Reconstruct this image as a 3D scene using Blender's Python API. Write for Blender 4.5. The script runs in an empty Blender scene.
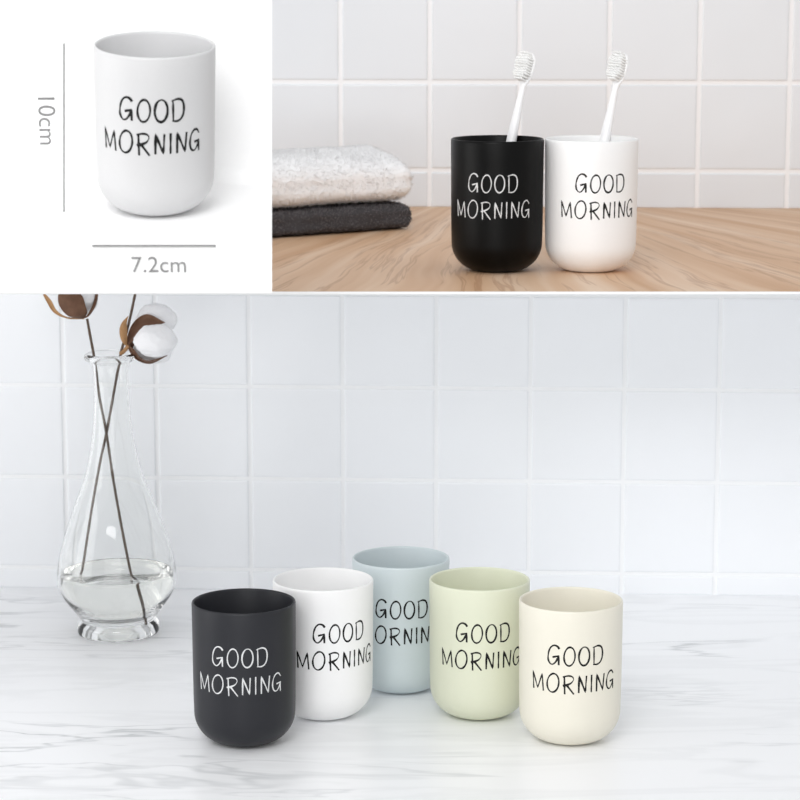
import bpy, bmesh, math, random
from math import sin, cos, pi, radians, asin, atan2, sqrt
from mathutils import Vector, Matrix, noise
random.seed(4)
SC = bpy.context.scene
COL = SC.collection
CAMZ = 1.4485                     # lens height above the room floor (m)
TABLE = 0.9                       # marble worktop
SHELF = 1.1965                    # wooden shelf
# ------------------------------------------------------------------ helpers
def link(o, parent=None):
    COL.objects.link(o)
    if parent is not None: o.parent = parent
    return o
def obj(name, bm, mats, parent=None, smooth=True):
    me = bpy.data.meshes.new(name)
    bmesh.ops.recalc_face_normals(bm, faces=bm.faces)
    bm.to_mesh(me); bm.free()
    for m in (mats if isinstance(mats, (list, tuple)) else [mats]): me.materials.append(m)
    for p in me.polygons: p.use_smooth = smooth
    return link(bpy.data.objects.new(name, me), parent)
def tag(o, label=None, cat=None, group=None, kind=None):
    for k, v in (('label', label), ('category', cat), ('group', group), ('kind', kind)):
        if v: o[k] = v
    return o
def thing(name, loc, label, cat, group=None):
    o = bpy.data.objects.new(name, None); o.location = loc; o.empty_display_size = .02
    return tag(link(o), label, cat, group)
def bevel(o, w, seg=3):
    m = o.modifiers.new('bevel', 'BEVEL'); m.width = w; m.segments = seg; m.limit_method = 'ANGLE'
def add_box(bm, lo, hi):
    v = [bm.verts.new((x, y, z)) for x in (lo[0], hi[0]) for y in (lo[1], hi[1]) for z in (lo[2], hi[2])]
    for f in ((0,1,3,2),(4,6,7,5),(0,4,5,1),(2,3,7,6),(0,2,6,4),(1,5,7,3)): bm.faces.new([v[i] for i in f])
def lathe(bm, prof, n=96, mat=0, closed=True):
    rings = []
    for r, z in prof:
        if r < 1e-6: rings.append([bm.verts.new((0, 0, z))])
        else: rings.append([bm.verts.new((r*cos(2*pi*k/n), r*sin(2*pi*k/n), z)) for k in range(n)])
    for a, b in zip(rings, rings[1:]):
        for k in range(n):
            q = (k+1) % n
            if len(a) == 1 and len(b) == 1: continue
            if len(a) == 1: f = bm.faces.new((a[0], b[k], b[q]))
            elif len(b) == 1: f = bm.faces.new((a[k], b[0], a[q]))
            else: f = bm.faces.new((a[k], b[k], b[q], a[q]))
            f.material_index = mat
def crv(pts, n=8):                # Catmull-Rom through tuples
    P = [Vector(p) for p in pts]; P = [2*P[0]-P[1]] + P + [2*P[-1]-P[-2]]; out = []
    for i in range(1, len(P)-2):
        for k in range(n):
            t = k/n
            out.append(.5*((2*P[i]) + (P[i+1]-P[i-1])*t + (2*P[i-1]-5*P[i]+4*P[i+1]-P[i+2])*t*t + (3*P[i]-P[i-1]-3*P[i+1]+P[i+2])*t**3))
    out.append(P[-2]); return out
def tube(bm, pts, rad, n=10):
    prev = None; up = Vector((0.2, 1, .1)).normalized()
    for i, p in enumerate(pts):
        d = (pts[min(i+1, len(pts)-1)] - pts[max(i-1, 0)]).normalized()
        a = d.cross(up).normalized(); b = d.cross(a)
        r = rad(i/(len(pts)-1)) if callable(rad) else rad
        ring = [bm.verts.new(p + a*r*cos(2*pi*k/n) + b*r*sin(2*pi*k/n)) for k in range(n)]
        if prev:
            for k in range(n): bm.faces.new((prev[k], prev[(k+1) % n], ring[(k+1) % n], ring[k]))
        else: bm.faces.new(ring)
        prev = ring
    bm.faces.new(prev)
# ------------------------------------------------------------------ materials
def S(c):
    return tuple((v/255/12.92 if v/255 <= .04045 else ((v/255+.055)/1.055)**2.4) for v in c) + (1,)
class NT:
    def __init__(s, name):
        s.m = bpy.data.materials.new(name); s.m.use_nodes = True; s.t = s.m.node_tree
        s.b = s.t.nodes['Principled BSDF']
    def n(s, kind, **kw):
        nd = s.t.nodes.new(kind)
        for k, v in kw.items():
            if k in nd.inputs.keys() if isinstance(k, str) else False: nd.inputs[k].default_value = v
            else: setattr(nd, k, v)
        return nd
    def l(s, a, b): s.t.links.new(a, b)
def plain(name, c, rough=.5, spec=.5, bump=0, bscale=400, tint=.012, **kw):
    N = NT(name); b = N.b; b.inputs['Roughness'].default_value = rough; b.inputs['Specular IOR Level'].default_value = spec
    tc = N.n('ShaderNodeTexCoord'); nz = N.n('ShaderNodeTexNoise', Scale=bscale, Detail=3.0); N.l(tc.outputs['Object'], nz.inputs['Vector'])
    mx = N.n('ShaderNodeMix', data_type='RGBA'); col = S(c)
    mx.inputs[6].default_value = tuple(v*(1-tint) for v in col[:3]) + (1,); mx.inputs[7].default_value = tuple(min(1, v*(1+tint)) for v in col[:3]) + (1,)
    N.l(nz.outputs['Fac'], mx.inputs[0]); N.l(mx.outputs[2], b.inputs['Base Color'])
    if bump:
        bp = N.n('ShaderNodeBump', Strength=bump, Distance=.0003); N.l(nz.outputs['Fac'], bp.inputs['Height']); N.l(bp.outputs['Normal'], b.inputs['Normal'])
    for k, v in kw.items(): b.inputs[k].default_value = v
    return N.m
def tile_mat(name, c, scale=14):
    N = NT(name); b = N.b; b.inputs['Roughness'].default_value = .22
    tc = N.n('ShaderNodeTexCoord'); nz = N.n('ShaderNodeTexNoise', Scale=scale, Detail=1.5); N.l(tc.outputs['Object'], nz.inputs['Vector'])
    mx = N.n('ShaderNodeMix', data_type='RGBA'); col = S(c)
    mx.inputs[6].default_value = tuple(v*.975 for v in col[:3]) + (1,); mx.inputs[7].default_value = col
    N.l(nz.outputs['Fac'], mx.inputs[0]); N.l(mx.outputs[2], b.inputs['Base Color'])
    bp = N.n('ShaderNodeBump', Strength=.25, Distance=.004); N.l(nz.outputs['Fac'], bp.inputs['Height']); N.l(bp.outputs['Normal'], b.inputs['Normal'])
    return N.m
def marble():
    N = NT('white_marble'); b = N.b; b.inputs['Roughness'].default_value = .3
    tc = N.n('ShaderNodeTexCoord')
    def vein(rotz, sx, sy, scale, dist, lo, hi, off):
        mp = N.n('ShaderNodeMapping'); mp.inputs['Scale'].default_value = (sx, sy, 1); mp.inputs['Rotation'].default_value = (0, 0, radians(rotz)); mp.inputs['Location'].default_value = off
        N.l(tc.outputs['Object'], mp.inputs['Vector'])
        nz = N.n('ShaderNodeTexNoise', Scale=scale, Detail=4.0, Roughness=.55, Distortion=dist); N.l(mp.outputs[0], nz.inputs['Vector'])
        s1 = N.n('ShaderNodeMath', operation='SUBTRACT'); N.l(nz.outputs['Fac'], s1.inputs[0]); s1.inputs[1].default_value = .5
        ab = N.n('ShaderNodeMath', operation='ABSOLUTE'); N.l(s1.outputs[0], ab.inputs[0])
        mr = N.n('ShaderNodeMapRange', interpolation_type='SMOOTHSTEP'); mr.inputs['From Min'].default_value = lo; mr.inputs['From Max'].default_value = hi
        mr.inputs['To Min'].default_value = 1; mr.inputs['To Max'].default_value = 0; N.l(ab.outputs[0], mr.inputs['Value'])
        return mr.outputs[0]
    def mul(a, c):
        m = N.n('ShaderNodeMath', operation='MULTIPLY'); N.l(a, m.inputs[0])
        if isinstance(c, float): m.inputs[1].default_value = c
        else: N.l(c, m.inputs[1])
        return m.outputs[0]
    v1 = vein(10, 1.6, 8.5, 2.1, .5, 0.0, .022, (.3, 0.2, 0)); v2 = vein(-7, 1.4, 7, 2.6, .9, 0.0, .07, (2.1, 1.7, 0))
    pn = N.n('ShaderNodeTexNoise', Scale=5.0, Detail=2.0); N.l(tc.outputs['Object'], pn.inputs['Vector'])
    pr = N.n('ShaderNodeMapRange'); pr.inputs['From Min'].default_value = .46; pr.inputs['From Max'].default_value = .68; N.l(pn.outputs['Fac'], pr.inputs['Value'])
    a = mul(mul(v1, pr.outputs[0]), .55); c = mul(v2, .08)
    ad = N.n('ShaderNodeMath', operation='ADD', use_clamp=True); N.l(a, ad.inputs[0]); N.l(c, ad.inputs[1])
    mx = N.n('ShaderNodeMix', data_type='RGBA'); mx.inputs[6].default_value = S((247, 248, 250)); mx.inputs[7].default_value = S((150, 155, 158))
    N.l(ad.outputs[0], mx.inputs[0]); N.l(mx.outputs[2], b.inputs['Base Color'])
    return N.m
def wood():
    # long streaks that fan out from a point behind the board, as in a cathedral cut
    N = NT('oak_board'); b = N.b; b.inputs['Roughness'].default_value = .5; b.inputs['Specular IOR Level'].default_value = .35
    tc = N.n('ShaderNodeTexCoord'); sp = N.n('ShaderNodeSeparateXYZ'); N.l(tc.outputs['Object'], sp.inputs[0])
    def m(op, a, c):
        q = N.n('ShaderNodeMath', operation=op)
        for i, v in enumerate((a, c)):
            if isinstance(v, (int, float)): q.inputs[i].default_value = v
            else: N.l(v, q.inputs[i])
        return q.outputs[0]
    wob = N.n('ShaderNodeTexNoise', Scale=5.0, Detail=2.0); N.l(tc.outputs['Object'], wob.inputs['Vector'])
    dx = m('SUBTRACT', sp.outputs[0], .10); dy = m('SUBTRACT', .56, sp.outputs[1])
    u = m('ADD', m('DIVIDE', dx, dy), m('MULTIPLY', wob.outputs['Fac'], .045))
    cb = N.n('ShaderNodeCombineXYZ'); N.l(m('MULTIPLY', u, 1.0), cb.inputs[0]); N.l(m('MULTIPLY', sp.outputs[1], .05), cb.inputs[1])
    def nz(scale, det, off):
        mp = N.n('ShaderNodeMapping'); mp.inputs['Location'].default_value = (off, 0, 0); N.l(cb.outputs[0], mp.inputs['Vector'])
        q = N.n('ShaderNodeTexNoise', Scale=scale, Detail=det, Roughness=.6); N.l(mp.outputs[0], q.inputs['Vector']); return q.outputs['Fac']
    r1 = N.n('ShaderNodeValToRGB'); e = r1.color_ramp.elements
    e[0].position = .32; e[0].color = S(WOODC[0]); e[1].position = .68; e[1].color = S(WOODC[2])
    x = e.new(.5); x.color = S(WOODC[1]); N.l(nz(20, 3, 0), r1.inputs[0])
    line = N.n('ShaderNodeMapRange', interpolation_type='SMOOTHSTEP'); line.inputs['From Min'].default_value = 0; line.inputs['From Max'].default_value = .022
    line.inputs['To Min'].default_value = .42; line.inputs['To Max'].default_value = 0
    N.l(m('ABSOLUTE', m('SUBTRACT', nz(26, 4, 3.3), .5), 0), line.inputs['Value'])
    mx = N.n('ShaderNodeMix', data_type='RGBA'); N.l(line.outputs[0], mx.inputs[0]); N.l(r1.outputs[0], mx.inputs[6]); mx.inputs[7].default_value = S(WOODC[3])
    N.l(mx.outputs[2], b.inputs['Base Color'])
    return N.m
WOODC = [(198, 155, 117), (214, 178, 145), (226, 199, 174), (158, 112, 78)]
M = dict(
    tile=tile_mat('glazed_tile_cool', (243, 245, 248)), grout=plain('grout_white', (246, 247, 248), .8),
    tile2=tile_mat('glazed_tile_neutral', (230, 234, 239)), grout2=plain('grout_cream', (247, 248, 250), .8),
    marble=marble(), wood=wood(), edge=plain('white_edge_and_bounce', (245, 245, 245), .5),
    black=plain('charcoal_plastic', (35, 36, 41), .42, .32), black2=plain('black_plastic', (3, 3, 3), .36, .16),
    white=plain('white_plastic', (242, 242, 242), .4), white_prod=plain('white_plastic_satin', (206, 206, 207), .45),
    blue=plain('pale_blue_plastic', (200, 210, 213), .42), green=plain('pale_green_plastic', (217, 220, 198), .42),
    cream=plain('cream_plastic', (229, 225, 211), .42),
    ink=plain('black_print', (14, 14, 14), .6, .3), inkw=plain('white_print', (214, 215, 216), .5),
    stage=plain('white_acrylic_sweep', (248, 248, 248), .7, .2), grey=plain('grey_print', (138, 138, 138), .8, .1),
    twhite=plain('white_terry', (250, 250, 251), .95, .1, .3, 900), tgrey=plain('charcoal_terry', (72, 70, 72), .95, .1, .6, 900, tint=.25),
    tdark=plain('charcoal_terry_loops', (122, 118, 120), .95, .1, tint=.85, bscale=1300),
    brush=plain('white_brush_plastic', (244, 244, 245), .3), bristle=plain('nylon_bristle', (246, 246, 245), .5),
    stem=plain('dry_stem', (96, 80, 68), .8, bscale=180, tint=.35), husk=plain('dry_husk', (104, 75, 58), .75, .3, .5, 160, tint=.4),
    huskpale=plain('dry_sepal', (172, 132, 92), .75, .3, .4, 160, tint=.3), cotton=plain('cotton_fluff', (243, 243, 245), 1, .05, 1, 350),
    cabinet=plain('white_cabinet', (235, 235, 235), .5), floor=plain('pale_floor', (200, 198, 195), .6),
)
g = bpy.data.materials.new('clear_glass'); g.use_nodes = True; b = g.node_tree.nodes['Principled BSDF']
b.inputs['Base Color'].default_value = (.985, .99, .985, 1); b.inputs['Roughness'].default_value = 0; b.inputs['Transmission Weight'].default_value = 1; b.inputs['IOR'].default_value = 1.36
M['glass'] = g
w = bpy.data.materials.new('still_water'); w.use_nodes = True; b = w.node_tree.nodes['Principled BSDF']
b.inputs['Base Color'].default_value = (.985, .985, .955, 1); b.inputs['Roughness'].default_value = 0; b.inputs['Transmission Weight'].default_value = 1; b.inputs['IOR'].default_value = 1.33
M['water'] = w
# ------------------------------------------------------------------ camera
PITCH = radians(10); FPX = 2600
cam = bpy.data.cameras.new('camera'); camo = link(bpy.data.objects.new('camera', cam))
cam.sensor_width = 36; cam.lens = FPX/800*36; camo.location = (0, 0, CAMZ); camo.rotation_euler = (pi/2-PITCH, 0, 0)
cam.clip_start = .05; cam.dof.use_dof = True; cam.dof.focus_distance = 1.82; cam.dof.aperture_fstop = 22
SC.camera = camo
# ------------------------------------------------------------------ setting
def tiled_wall(name, a, yaw, length, height, s0, ps, h0, ph, mt, mg, z, gap=.0034):
    """grout slab with pillowed square tiles; local x runs along the wall, local -y faces the room"""
    bm = bmesh.new(); add_box(bm, (-.3, .0012, 0), (length, .05, height))
    for f in bm.faces: f.material_index = 1
    def cuts(c0, p, lo, hi):
        k = math.floor((lo-c0)/p); out = []
        while c0+k*p < hi:
            l, h = max(lo, c0+k*p+gap/2), min(hi, c0+(k+1)*p-gap/2)
            if h-l > .003: out.append((l, h))
            k += 1
        return out
    rnd = random.Random(7)
    for x0, x1 in cuts(s0, ps, -.3, length):
        for z0, z1 in cuts(h0, ph, 0.0, height):
            t = [rnd.uniform(-.00012, .00012) for _ in range(4)]
            rings = []
            for ins, y in ((0, .0014), (0, .0006), (.0006, .00015), (.0016, 0)):
                xa, xb, za, zb = x0+ins, x1-ins, z0+ins, z1-ins
                rings.append([bm.verts.new((X, y+t[i], Z)) for i, (X, Z) in enumerate(((xa, za), (xb, za), (xb, zb), (xa, zb)))])
            for p, q in zip(rings, rings[1:]):
                for i in range(4): bm.faces.new((p[i], p[(i+1) % 4], q[(i+1) % 4], q[i]))
            bm.faces.new(rings[-1])
    o = obj(name, bm, [mt, mg], smooth=False); o.location = (a[0], a[1], z); o.rotation_euler = (0, 0, yaw); o['kind'] = 'structure'
    return o
# the niche wall above the marble top and the wall behind the wooden shelf
tiled_wall('wall_back', (-.3452, 2.1814), radians(-2.62), 1.05, .2884, .059-.0793, .0793, .0178, .0796, M['tile'], M['grout'], TABLE)
tiled_wall('wall_rear', (-.1239, 2.5102), radians(-2.7), .9, .36, .0669, .0856, .0352, .0842, M['tile2'], M['grout2'], SHELF, .0042)
bm = bmesh.new(); add_box(bm, (-2.5, -2, -.02), (2.5, 3, 0)); tag(obj('floor', bm, M['floor'], smooth=False), kind='structure')
ct = thing('kitchen_counter', (0, 1.7, 0), 'long counter with a white grey-veined marble top under the row of five cups', 'counter')
bm = bmesh.new(); add_box(bm, (-.9, 1.25-1.7, TABLE-.03), (.95, 2.26-1.7, TABLE)); o = obj('marble_top', bm, M['marble'], ct, False); bevel(o, .003)
bm = bmesh.new(); add_box(bm, (-.88, 1.3-1.7, 0), (.93, 2.24-1.7, TABLE-.03)); obj('cabinet_body', bm, M['cabinet'], ct, False)
SF = 1.8850
sh = thing('wooden_shelf', (0, 2.2, SHELF), 'pale oak shelf board with a thin white front edge, holding towels and two cups', 'shelf')
bm = bmesh.new(); sec = [(SF+.0012-2.2, 0), (.35, 0), (.35, -.008), (SF+.06-2.2, -.008), (SF+.0012-2.2, -.0016)]   # underside chamfered to a thin front
a = [bm.verts.new((-.30, y, z)) for y, z in sec]; c = [bm.verts.new((.95, y, z)) for y, z in sec]; bm.faces.new(a); bm.faces.new(c)
for k in range(5): bm.faces.new((a[k], a[(k+1) % 5], c[(k+1) % 5], c[k]))
bm.faces.ensure_lookup_table()
for f_ in bm.faces:
    if f_.calc_center_median().z < -.0035 and len(f_.verts) == 4: f_.material_index = 1  # unseen underside made white, added to bounce neutral light into the niche
obj('board', bm, [M['wood'], M['edge']], sh, False)
bm = bmesh.new(); add_box(bm, (-.30, SF-.0008-2.2, -.0017), (.95, SF+.0012-2.2, .0)); o = obj('front_edge', bm, M['edge'], sh, False)
# ------------------------------------------------------------------ lettering strokes (angle deg, depth below the rim in mm for a 100 mm cup)
def LAYOUT():
    px = []
    def ell(cx, cy, rx, ry, tilt=0):
        return [(cx+rx*sin(t)*1.0+tilt*cos(t), cy-ry*cos(t)) for t in [2*pi*k/28 for k in range(29)]]
    def c(*p): return [(v.x, v.y) for v in crv([q+(0,) for q in p], 5)]
    px += [c((262,120),(247,99),(222,90),(198,106),(183,145),(180,195),(192,228),(212,240),(236,220),(257,178)), [(212,183),(262,174)], [(257,176),(258,248)]]
    px += [ell(339,181,42,74,3), ell(453,180,42,74,3)]
    px += [[(530,103),(532,246)], c((520,114),(560,98),(588,106),(600,140),(598,190),(582,228),(558,245),(524,247))]
    px += [[(80,428),(75,290),(107,425),(138,315),(147,450)], ell(217,388,43,74,3)]
    px += [[(301,338),(305,480)], c((290,343),(330,334),(362,342),(371,364),(355,390),(325,405),(290,412)), [(316,404),(375,482)]]
    px += [[(413,472),(415,338),(466,467),(473,335)], [(514,328),(513,467)], [(556,462),(557,325),(608,450),(618,318)]]
    px += [c((698,320),(682,297),(660,312),(645,350),(640,400),(650,435),(668,440),(685,413),(697,370)), [(668,385),(700,367)], [(696,370),(697,440)]]
    out = []
    for st in px:
        q = []
        # subdivide long straight strokes so that they follow the round wall
        for (ax, ay), (bx, by) in zip(st, st[1:]):
            n = max(1, int(sqrt((ax-bx)**2+(ay-by)**2)/14))
            q += [(ax+(bx-ax)*k/n, ay+(by-ay)*k/n) for k in range(n)]
        q.append(st[-1]); r = []
        for x, y in q:
            th = asin(max(-1, min(1, (x-397)/404))); v = ((85+y/6.667-45.6) - 13.8*cos(th))/1694/.975/(1+.023*cos(th))
            r.append((th, v))
        out.append(r)
    return out
STROKES = LAYOUT()
def wall_r(z, H, R):              # outer radius of the cup at height z, a slight taper down to the rounded foot
    return R*(1-.022*(1-z/H))
def lettering(H, R, rot, wd=.00095):
    bm = bmesh.new(); k = H/.1
    rnd = random.Random(3)
    for st in STROKES:
        pts = [Vector((th*R, -v*k)) for th, v in st]
        prev = None
        for i, p in enumerate(pts):
            closed = (pts[0]-pts[-1]).length < 1e-5
            a = pts[i-1] if i else (pts[-2] if closed else pts[0]); c = pts[i+1] if i < len(pts)-1 else (pts[1] if closed else pts[-1])
            d = (c-a).normalized()
            # hand-drawn weight
            ww = wd*(.74+.5*noise.noise(Vector((p.x*220, p.y*220, 1)))+.18)
            row = []
            for s in (-1, -.75, .75, 1):
                q = p + Vector((-d.y, d.x))*ww*.5*s
                th = q.x/R; z = H+q.y; r = wall_r(z, H, R) + (.00002 if abs(s) == 1 else .00012)
                row.append(bm.verts.new((r*sin(th), -r*cos(th), z)))
            if prev:
                for j in range(3): bm.faces.new((prev[j], prev[j+1], row[j+1], row[j]))
            prev = row
    bmesh.ops.rotate(bm, verts=bm.verts, cent=(0, 0, 0), matrix=Matrix.Rotation(rot, 3, 'Z'))
    return bm
def make_cup(loc, mat, ink, label, inklabel, rot, group, H=.1, R=.036, tilt=None):
    t = thing('tumbler', loc, label, 'cup', group)
    rc, th = .022, .0019; rb = wall_r(0, H, R)
    prof = [(0, .0006), (.0105, .0006), (.0125, 0)]
    prof += [(rb-rc+rc*sin(a), rc-rc*cos(a)) for a in [radians(2+88*k/12) for k in range(13)]]
    prof += [(wall_r(rc+(H-.0015-rc)*k/6, H, R), rc+(H-.0015-rc)*k/6) for k in range(1, 7)]
    prof += [(R-.0003, H-.0004), (R-.0009, H), (R-.0014, H-.0003), (R-th, H-.0015)]
    ri = rb-th; prof += [(ri-.0, rc+th)]
    rc2 = rc-th; prof += [(ri-rc2+rc2*cos(a), th+rc2-rc2*sin(a)) for a in [radians(8*k) for k in range(1, 12)]]
    prof += [(0, th)]
    bm = bmesh.new(); lathe(bm, prof); body = obj('body', bm, mat, t)
    lt = obj('lettering', lettering(H, R, rot, (.0015 if tilt else .00130) if ink is M['ink'] else .00095), ink, t, False); lt['label'] = inklabel
    if tilt: t.rotation_euler = tilt
    return t
BK, WH = 'black hand-drawn lettering GOOD MORNING', 'white hand-drawn lettering GOOD MORNING'
bt = 'five cups on the marble counter'
make_cup((-.1080, 1.7450, TABLE), M['black'], M['inkw'], 'charcoal black cup with white lettering on the marble counter, leftmost of the five', WH, radians(-1), bt)
make_cup((-.0550, 1.8075, TABLE), M['white'], M['ink'], 'plain white cup with black lettering on the marble counter, just behind the charcoal cup', BK, radians(23), bt)
make_cup((.0007, 1.8745, TABLE), M['blue'], M['ink'], 'pale blue grey cup on the marble counter, farthest back of the five', BK, radians(2), bt)
make_cup((.0569, 1.8085, TABLE), M['green'], M['ink'], 'pale green cup on the marble counter between the blue cup and the cream cup', BK, radians(4), bt)
make_cup((.1185, 1.7497, TABLE), M['cream'], M['ink'], 'cream coloured cup on the marble counter, rightmost of the five', BK, radians(3.5), bt)
tb, tw = (.0752, 2.0110, SHELF), (.1480, 2.0110, SHELF)
make_cup(tb, M['black2'], M['inkw'], 'black cup holding a toothbrush on the wooden shelf', WH, radians(-7), 'two cups on the wooden shelf', H=.1025)
make_cup(tw, M['white'], M['ink'], 'white cup holding a toothbrush on the wooden shelf', BK, radians(9.5), 'two cups on the wooden shelf', H=.1025)
# ------------------------------------------------------------------ toothbrushes
def toothbrush(cup, top, label):
    """handle foot stands in the cup, handle rests on the back of the rim"""
    foot = Vector((cup[0]-.0085, cup[1]+.004, cup[2]+.0065)); rest = Vector((cup[0]+.0122, cup[1]+.0275, cup[2]+.1))
    d = (rest-foot).normalized(); t = thing('toothbrush', foot, label, 'toothbrush', 'toothbrushes standing in the shelf cups')
    L = (top[2]-foot.z)/d.z
    z = d; f = Vector((-.55, -.83, 0)); f = (f-z*f.dot(z)).normalized(); x = z.cross(f).normalized()   # f: where the bristles point
    def P(a, b, c): return x*a + f*b + z*c
    bm = bmesh.new(); prev = None; N = 18
    prof = [(0, .0022, .0020), (.003, .0038, .0032), (.03, .0041, .0035), (.075, .0044, .0037), (.105, .0042, .0036), (L-.060, .0040, .0032), (L-.040, .0029, .0026), (L-.029, .0024, .0022), (L-.026, .0030, .0021), (L-.022, .0060, .0020), (L-.014, .0070, .0019), (L-.006, .0067, .0019), (L-.002, .0046, .0018), (L, .0015, .0012)]
    for h, a, c in prof:
        ring = [bm.verts.new(P(a*cos(2*pi*k/N), c*sin(2*pi*k/N), h)) for k in range(N)]
        if prev:
            for k in range(N): bm.faces.new((prev[k], prev[(k+1) % N], ring[(k+1) % N], ring[k]))
        else: bm.faces.new(ring)
        prev = ring
    bm.faces.new(prev); hd = obj('handle', bm, M['brush'], t); m = hd.modifiers.new('s', 'SUBSURF'); m.levels = m.render_levels = 1
    bm = bmesh.new(); rnd = random.Random(2)
    for i in range(-4, 5):
        for j in range(11):
            h = L-.0235+j*.0021; a = i*.00128
            if (a/.0062)**2 + ((h-(L-.013))/.0125)**2 > 1: continue
            e = .0105 + .0008*math.sin(j*1.3); q = .00074
            c0 = [bm.verts.new(P(a+q*cos(2*pi*k/6), .0012, h+q*sin(2*pi*k/6))) for k in range(6)]
            q2 = q*1.05; ax, hx = a+rnd.uniform(-.0002, .0002), h+rnd.uniform(-.0002, .0002)
            c1 = [bm.verts.new(P(ax+q2*cos(2*pi*k/6), e, hx+q2*sin(2*pi*k/6))) for k in range(6)]
            for k in range(6): bm.faces.new((c0[k], c0[(k+1) % 6], c1[(k+1) % 6], c1[k]))
            bm.faces.new(c1)
    obj('bristles', bm, M['bristle'], t)
toothbrush(tb, (0, 0, SHELF+.1664), 'white toothbrush leaning in the black shelf cup')
toothbrush(tw, (0, 0, SHELF+.1664), 'white toothbrush leaning in the white shelf cup')
# ------------------------------------------------------------------ towels
def towel(origin, yaw, length, width, h, mat, pilemat, label, seed, crown=0, e1=.34, e2_=.42, tuft=.0018, ntuft=24000, zdrop=0):
    """folded towel: local x runs leftwards along the fold, local y towards the wall"""
    t = thing('folded_towel', origin, label, 'towel', 'folded towels stacked on the wooden shelf'); t.rotation_euler = (0, 0, yaw)
    bm = bmesh.new(); nx, ns = 90, 64; rows = []
    def sup(v, e): return math.copysign(abs(v)**e, v)
    for i in range(nx+1):
        u = i/nx; x = -length*u
        end = min(1, sqrt(max(0, 1-(1-min(1, u*length/(h*.22)))**2)))      # rounded short end
        row = []
        for k in range(ns):
            a = 2*pi*k/ns
            y = width/2 + (width/2)*sup(cos(a), e1)*(.95+.05*end); z = h/2 + (h/2)*sup(sin(a), e2_)*(.35+.65*end)
            if z > h*.5: z += crown*max(0, sin(pi*min(1, max(0, y/width))))*end*(.6+.4*u)
            n1 = noise.noise(Vector((x*22+seed, y*22, z*26)))*.0032 + noise.noise(Vector((x*75+seed, y*75, z*75)))*.0012 + noise.noise(Vector((x*260+seed, y*260, z*260)))*.0006
            q = Vector((0, y-width/2, z-h/2)); q.normalize()
            pnt = Vector((x, y, z)) + q*n1
            # the layers of the fold show as a shallow groove along the front
            if y < width*.12: pnt.y += .0022*math.exp(-((z-h*(.5+.06*sin(x*30)))/(h*.05))**2)
            pnt.z = max(pnt.z, zdrop+.0002)
            row.append(bm.verts.new(pnt))
        rows.append(row)
    for a, b in zip(rows, rows[1:]):
        for k in range(ns): bm.faces.new((a[k], a[(k+1) % ns], b[(k+1) % ns], b[k]))
    bm.faces.new(rows[0]); bm.faces.new(rows[-1][::-1])
    bmesh.ops.recalc_face_normals(bm, faces=bm.faces)
    faces = [(f.calc_center_median(), f.normal.copy(), f.calc_area(), [v.co.copy() for v in f.verts]) for f in bm.faces if len(f.verts) == 4]
    obj('cloth', bm, mat, t)
    pb = bmesh.new(); rnd = random.Random(seed); ws = [f[2] for f in faces]
    for f in rnd.choices(faces, ws, k=ntuft):
        a, b_, c, d = f[3]; u, v = rnd.random(), rnd.random()
        p = (a*(1-u)+b_*u)*(1-v) + (d*(1-u)+c*u)*v
        n = (f[1] + Vector((rnd.uniform(-.7, .7), rnd.uniform(-.7, .7), rnd.uniform(-.7, .7)))).normalized()
        if p.z < .002: continue
        s = n.orthogonal().normalized(); s = Matrix.Rotation(rnd.random()*6.28, 3, n) @ s; s2 = n.cross(s)
        l = tuft*rnd.uniform(.6, 1.25); w_ = .00042
        vs = [pb.verts.new(p - n*.0002 + q*w_) for q in (s, -s*.5+s2*.87, -s*.5-s2*.87)]; tip = pb.verts.new(p+n*l+s*rnd.uniform(-.4, .4)*tuft)
        for k in range(3): pb.faces.new((vs[k], vs[(k+1) % 3], tip))
    tag(obj('terry_pile', pb, pilemat, t), kind='stuff')
    return t
TY = radians(32.6)
towel((.0120, 2.3035, SHELF), TY, .34, .114, .0232, M['tgrey'], M['tdark'], 'charcoal grey folded towel lying flat on the wooden shelf, under the white towel', 11)
towel((.0120, 2.3040, SHELF+.0236), TY, .34, .118, .0385, M['twhite'], M['twhite'], 'fluffy white folded towel lying on top of the grey towel', 29, crown=.010, e1=.5, e2_=.62, tuft=.0024, ntuft=34000)
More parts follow.
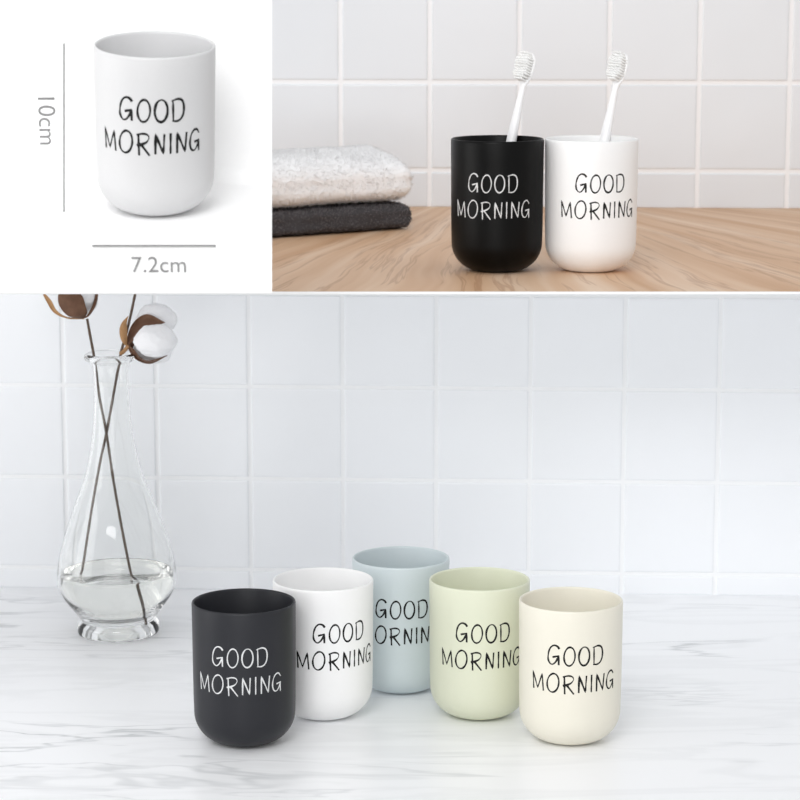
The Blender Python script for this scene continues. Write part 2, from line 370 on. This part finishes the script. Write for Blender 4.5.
# ------------------------------------------------------------------ vase
VX, VY = -.2270, 2.0330
def vase():
    t = thing('glass_vase', (VX, VY, TABLE), 'clear pear shaped glass vase half filled with water, holding two dried cotton stems', 'vase')
    u = 1/1258
    outer = [(39.5, 0), (41, 2), (41, 9), (39, 13), (37.5, 15), (40, 19), (46, 27), (54, 38), (58.5, 49), (59.8, 59), (58.5, 73), (54, 93), (46.5, 116), (38, 139), (29.5, 161), (23, 190), (19, 220), (17.6, 247), (17.8, 268), (19.5, 277), (23.5, 279), (26, 282), (25.7, 285), (23, 286.5)]
    po = [(v.x*u, v.y*u) for v in crv([(a, c, 0) for a, c in outer], 4)]
    inner = [(21.5, 285.5), (19.5, 282), (16, 277), (15.6, 268), (15.4, 247), (16.8, 220), (20.8, 190), (27.3, 161), (35.8, 139), (44.3, 116), (51.8, 93), (56.3, 73), (57.4, 59), (56.2, 49), (51.7, 39), (43.5, 29.5), (37, 23), (28, 19), (14, 17.5), (0, 17)]
    pi_ = [(max(0, v.x)*u, v.y*u) for v in crv([(a, c, 0) for a, c in inner], 4)]
    pi_[-1] = (0, pi_[-1][1])
    bm = bmesh.new(); lathe(bm, [(0, 6*u), (30*u, 5*u), (37*u, 0)] + po + pi_, 128)
    obj('glass_body', bm, M['glass'], t)
    WL = 63.5
    ws = [(0, 17)] + [(r/u, z/u) for r, z in reversed(pi_) if 0 < z/u < WL and r > 0]
    prof = [(max(0, r-.25)*u if r > 0 else 0, (z+.25)*u) for r, z in ws] + [(56.4*u, WL*u), (55.5*u, (WL-.9)*u), (0, (WL-.9)*u)]
    bm = bmesh.new(); lathe(bm, prof, 128); o = obj('water', bm, M['water'], t); o['label'] = 'still water in the round belly of the vase'
vase()
# ------------------------------------------------------------------ dried cotton
PX = 1/1262                        # a millimetre-scale unit for the small dried pieces
def VP(x, y, dy=0):                # photograph measure around the vase -> metres in the vase's own upright plane
    h = (634-y)*PX*1.018
    return Vector(((x-116.2+(634-y)*.0195)*PX, dy, h))
def leaf(A, B, belly, th=.0006):
    """a cupped dry husk lofted between two edges that share base and tip"""
    a = crv(A, 6); b_ = crv(B, 6); n = min(len(a), len(b_)); a = [a[int(i*(len(a)-1)/(n-1))] for i in range(n)]; b_ = [b_[int(i*(len(b_)-1)/(n-1))] for i in range(n)]
    bm = bmesh.new(); K = 8; g_ = []
    for i in range(n):
        s = sin(pi*i/(n-1))
        g_.append([bm.verts.new(a[i].lerp(b_[i], k/K) + belly*s*sin(pi*k/K) + Vector((0, .0004*noise.noise(Vector((i*.7, k*.9, 2))), 0))) for k in range(K+1)])
    for i in range(n-1):
        for k in range(K):
            bm.faces.new((g_[i][k], g_[i+1][k], g_[i+1][k+1], g_[i][k+1]))
    return bm
def solid(o, th=.0007):
    m = o.modifiers.new('thick', 'SOLIDIFY'); m.thickness = th; m.offset = 0
    m = o.modifiers.new('s', 'SUBSURF'); m.levels = m.render_levels = 1
    return o
def fluff(c, r, seed, amp=.13):
    bm = bmesh.new(); bmesh.ops.create_icosphere(bm, subdivisions=5, radius=1)
    for v in bm.verts:
        p = v.co.copy(); n = noise.noise(p*1.6+Vector((seed, 0, 0)))*amp + noise.noise(p*5+Vector((seed, 3, 0)))*amp*.35 + noise.noise(p*15+Vector((seed, 3, 0)))*amp*.14
        v.co = c + Vector((p.x*r[0], p.y*r[1], p.z*r[2]))*(1+n)
    return bm
def lumpy_stem(pts, rad=.0011):
    bm = bmesh.new(); P = crv(pts, 8); tube(bm, P, lambda s: rad*(1+.22*noise.noise(Vector((s*40, 1, 0)))), 10); return bm
grp = 'dried cotton stems in the glass vase'
def branch(label):
    return thing('cotton_branch', (VX, VY, TABLE), label, 'dried flower', grp)
# first stem: from the lower right of the water up to the left
b1 = branch('dried cotton stem in the vase whose brown half open boll sits far left')
obj('stem', lumpy_stem([VP(146, 622, -.016), VP(139, 598, -.013), VP(131.5, 575, -.010), VP(122, 530, -.006), VP(113, 478, -.004), VP(106.5, 432, -.0026), VP(99, 393, 0), VP(94.5, 358, .002), VP(90.5, 336, .003), VP(87.5, 318, .003)]), M['stem'], b1)
def VL(x, y, dy=0): return VP(x-1.2, 284+(y-284)*.91, dy)
bo = obj('boll', fluff(VL(82, 299.5, .004), (.0135, .0135, .0130), 1, .10), M['cotton'], b1); bo['label'] = 'white cotton fluff'
D = -.011
for A, B, be, mt in (
    ([VL(85, 320, -.002), VL(72, 316, D+.002), VL(63, 306, D+.004), VL(61.5, 294, D+.004), VL(66, 284, .0)], [VL(85, 320, -.002), VL(91, 313, D), VL(90, 304, D-.003), VL(85, 292, D), VL(66, 284, 0)], Vector((0, -.0035, 0)), 'husk'),
    ([VL(85, 320, -.002), VL(92, 316, D+.003), VL(98, 306, D+.008), VL(100, 295, .0), VL(98, 286, .003)], [VL(85, 320, -.002), VL(91, 314, D-.002), VL(95, 306, D+.003), VL(97.5, 297, D+.008), VL(98, 286, .003)], Vector((.001, -.002, 0)), 'husk'),
    ([VL(85, 320, .002), VL(66, 314, .010), VL(60, 302, .015), VL(64, 290, .016), VL(76, 284, .013)], [VL(85, 320, .002), VL(90, 314, .012), VL(92, 303, .018), VL(88, 292, .018), VL(76, 284, .013)], Vector((0, .004, 0)), 'husk'),
    ([VL(87, 321, 0), VL(70, 319.5, -.004), VL(57, 312.5, -.006), VL(49, 300, -.004), VL(43.5, 288, -.002)], [VL(87, 321, 0), VL(70, 317.5, -.006), VL(60, 310, -.007), VL(54, 299, -.005), VL(43.5, 288, -.002)], Vector((0, .001, -.0005)), 'huskpale')):
    solid(obj('husk', leaf(A, B, be), M[mt], b1))
# second stem: from the lower left up to the right, its open boll at the side
b2 = branch('dried cotton stem in the vase with wide open fluffy boll right of the rim')
obj('stem', lumpy_stem([VP(71, 598, .013), VP(78, 574, .010), VP(84, 540, .008), VP(91, 500, .006), VP(99, 460, .0035), VP(106.5, 428, .0018), VP(114, 390, 0), VP(121, 354, -.002), VP(127, 332, -.002), VP(132, 312, -.001), VP(136, 293, .001), VP(138.5, 281, .002)]), M['stem'], b2)
for i, (c, r) in enumerate(((VP(158, 336.5, -.015), (.0165, .0125, .0128)), (VP(156, 320, .006), (.0165, .012, .0125)), (VP(153, 350, .004), (.0155, .012, .0115)))):
    o = obj('cotton_lock', fluff(c, r, 5+i*3, .11), M['cotton'], b2)
base = (127, 343)
for A, B, be, mt in (
    ([VP(127, 345, -.004), VP(130, 329, -.006), VP(138, 317, -.007), VP(150, 312, -.008), VP(167, 320, -.011)], [VP(127, 345, -.004), VP(135, 337, -.012), VP(140, 331, -.016), VP(150, 325, -.018), VP(167, 320, -.011)], Vector((.001, .005, .001)), 'husk'),
    ([VP(127, 342, -.004), VP(133, 353, -.006), VP(141, 359, -.007), VP(153, 361, -.008), VP(169, 352.5, -.010)], [VP(127, 342, -.004), VP(136, 346, -.012), VP(142, 353, -.016), VP(152, 356, -.018), VP(169, 352.5, -.010)], Vector((0, .005, -.001)), 'husk'),
    ([VP(128, 345, -.003), VP(123, 338, -.007), VP(121.5, 328, -.010), VP(124, 320, -.010), VP(130, 314, -.007)], [VP(128, 345, -.003), VP(129, 336, -.009), VP(129.5, 328, -.012), VP(129, 320, -.011), VP(130, 314, -.007)], Vector((-.001, -.003, 0)), 'huskpale'),
    ([VP(127, 345, .0), VP(130, 332, .010), VP(140, 322, .017), VP(152, 320, .020), VP(168, 326, .018)], [VP(127, 345, .0), VP(134, 350, .010), VP(142, 352, .018), VP(154, 350, .021), VP(168, 326, .018)], Vector((0, .004, 0)), 'husk')):
    solid(obj('husk', leaf(A, B, be), M[mt], b2))
bm = lumpy_stem([VP(121, 352, -.002), VP(125, 349, -.003), VP(130, 343, -.005)], .0016); obj('boll_stalk', bm, M['huskpale'], b2)
for o_ in COL.objects:
    if o_.name.startswith(('glass_vase', 'cotton_branch')) and o_.parent is None: o_.rotation_euler.y = -.010
# ------------------------------------------------------------------ the white sweep with the measured cup
TA = radians(10.5)
e2, e3 = Vector((0, cos(TA), sin(TA))), Vector((0, -sin(TA), cos(TA)))
Fv, Uv = Vector((0, cos(PITCH), -sin(PITCH))), Vector((0, sin(PITCH), cos(PITCH)))
rim = Vector((-.14483, 1.54743, CAMZ-.06047)); C0 = rim - e3*.1
CP = Vector((0, 0, CAMZ))
def prof_pt(a, h): return C0 + e2*a + e3*h
def end_x(P): return -128/FPX*((P-CP).dot(Fv))        # the sweep's right end is splayed so that it narrows to the front
prof = [(-.078, -.0278), (-.078, -.003), (-.0771, -.0009), (-.075, 0)] + [(-.075+.012*k, 0) for k in range(1, 9)] + [(.034, 0)] + [(.05+.01*sin(radians(a)), .01-.01*cos(radians(a))) for a in range(0, 91, 10)] + [(.06, .03), (.06, .06), (.06, .12), (.06, .23)]
bm = bmesh.new(); front, back = [], []
cs = [Vector(p) for p in prof]
for i, c in enumerate(cs):
    d = (cs[min(i+1, len(cs)-1)] - cs[max(i-1, 0)]).normalized(); nrm = Vector((d.y, -d.x))
    for lst, q in ((front, c), (back, c+nrm*.004)):
        Lp = prof_pt(q.x, q.y); R_ = Lp.copy(); Lp.x = -.5; R_.x = end_x(R_); lst.append((bm.verts.new(Lp), bm.verts.new(R_)))
loop = front + back[::-1]
for i in range(len(loop)):
    a, c = loop[i], loop[(i+1) % len(loop)]; bm.faces.new((a[0], a[1], c[1], c[0]))
for s in (0, 1):
    for i in range(len(front)-1): bm.faces.new((front[i][s], front[i+1][s], back[i+1][s], back[i][s]))
sw = obj('display_stand', bm, M['stage'], None, False); tag(sw, 'plain white display stand with curved back behind the small product cup, top left', 'display stand')
for lx in (-.47, -.44):
    for a_ in (-.06, .05):
        q = prof_pt(a_, -.003); bm = bmesh.new(); add_box(bm, (lx-.004, q.y-.004, TABLE), (lx+.004, q.y+.004, q.z)); obj('leg', bm, M['stage'], sw, False)
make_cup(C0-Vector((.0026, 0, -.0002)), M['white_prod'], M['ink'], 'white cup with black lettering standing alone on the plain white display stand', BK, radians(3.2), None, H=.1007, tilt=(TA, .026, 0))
def ray_hit(x, y, p0, n):
    r = Fv + Vector((1, 0, 0))*((x-400)/FPX) + Uv*((400-y)/FPX); return CP + r*((p0-CP).dot(n)/r.dot(n))
# markings: thin raised grey print on the front face and the back face of the stand
def quad_print(name, corners, n, mat, label, cat):
    bm = bmesh.new(); a = [bm.verts.new(c+n*.0001) for c in corners]; c_ = [bm.verts.new(c+n*.0005) for c in corners]
    bm.faces.new(a); bm.faces.new(c_)
    for i in range(4): bm.faces.new((a[i], a[(i+1) % 4], c_[(i+1) % 4], c_[i]))
    return tag(obj(name, bm, mat, None, False), label, cat)
fp, fn = prof_pt(-.078, 0), -e2
quad_print('dimension_line', [ray_hit(x, y, fp, e2) for x, y in ((92.3, 244.8), (216, 244.8), (216, 246.6), (92.3, 246.6))], fn, M['grey'], 'thin grey horizontal line on the white stand, above the 7.2cm writing', 'line')
def text_print(name, body, size, loc, xdir, ydir, label):
    cu = bpy.data.curves.new(name, 'FONT'); cu.body = body; cu.size = size; cu.extrude = .0002; cu.offset = -.006*size; cu.align_x = 'CENTER'; cu.align_y = 'CENTER'; cu.space_character = 1.0
    tmp = bpy.data.objects.new('tmp', cu); COL.objects.link(tmp)
    me = bpy.data.meshes.new_from_object(tmp.evaluated_get(bpy.context.evaluated_depsgraph_get())); bpy.data.objects.remove(tmp)
    me.name = name; me.materials.clear(); me.materials.append(M['grey']); z = xdir.cross(ydir)
    xs = [v.co.x for v in me.vertices]; ys = [v.co.y for v in me.vertices]; c = Vector(((min(xs)+max(xs))/2, (min(ys)+max(ys))/2, 0))
    mt = Matrix((xdir, ydir, z)).transposed().to_4x4(); me.transform(Matrix.Translation(-c)); me.transform(mt)
    o = link(bpy.data.objects.new(name, me)); o.location = loc + z*.0003
    return tag(o, label, 'writing')
text_print('dimension_text', '7.2cm', .0135, ray_hit(158.8, 264.4, fp, e2), Vector((1, 0, 0)), e3, 'grey writing 7.2cm on the front of the white stand')
wp = prof_pt(.06, 0)
text_print('dimension_text', '10cm', .0154, ray_hit(47.3, 121, wp, e2), -e3, Vector((1, 0, 0)), 'grey writing 10cm turned sideways beside the tall grey line')
# the tall line is a thin rod that stands on the sweep beside the cup
r0 = ray_hit(64, 211.6, C0, e3); r1 = ray_hit(64, 43.5, r0, e2)
bm = bmesh.new(); h = (r1-r0).dot(e3); xd = Vector((1, 0, 0))*.00045; yd = e2*.00045
lo = [bm.verts.new(r0+s*xd+q*yd) for s, q in ((-1, -1), (1, -1), (1, 1), (-1, 1))]; hi = [bm.verts.new(v.co+e3*h+Vector((1, 0, 0))*(r1.x-r0.x)) for v in lo]
bm.faces.new(lo); bm.faces.new(hi)
for i in range(4): bm.faces.new((lo[i], lo[(i+1) % 4], hi[(i+1) % 4], hi[i]))
tag(obj('dimension_line', bm, M['grey'], None, False), 'thin grey vertical line standing left of the single white cup', 'line')
# ------------------------------------------------------------------ light
def area(name, loc, target, sx, sy, power, color=(1, 1, 1), spread=pi):
    l = bpy.data.lights.new(name, 'AREA'); l.shape = 'RECTANGLE'; l.size = sx; l.size_y = sy; l.energy = power; l.color = color; l.spread = spread
    o = link(bpy.data.objects.new(name, l)); o.location = loc
    o.rotation_euler = (Vector(target)-Vector(loc)).to_track_quat('-Z', 'Y').to_euler(); return o
area('window_light', (-1.7, 1.3, 1.25), (0, 1.95, .95), 1.2, 1.0, 8.5, (1, .995, .985))
area('front_fill', (-.3, -.7, 1.25), (0, 2.1, 1.0), 1.6, 1.0, 8.0, (1, .993, .985))  # added fill from behind the camera, brightens the niche wall and worktop
area('shelf_light', (-.45, .4, 2.4), (.1, 2.25, 1.25), .9, .9, 2.2, (.97, .98, 1))
area('stand_fill', (-.38, .1, 2.35), (-.2, 1.55, 1.38), .9, .9, 2.2, spread=radians(60))  # added lamp with a narrowed beam, washes the sweep out to plain white
W = bpy.data.worlds.new('studio'); SC.world = W; W.use_nodes = True
bg = W.node_tree.nodes['Background']; bg.inputs[0].default_value = (.985, .987, .992, 1); bg.inputs[1].default_value = .74
SC.view_settings.view_transform = 'Standard'; SC.view_settings.look = 'None'; SC.view_settings.gamma = 1; SC.view_settings.use_curve_mapping = False
SC.view_settings.exposure = 0
SC.cycles.use_denoising = True; SC.cycles.max_bounces = 24; SC.cycles.transmission_bounces = 24; SC.cycles.glossy_bounces = 12; SC.cycles.diffuse_bounces = 8; SC.cycles.caustics_refractive = True
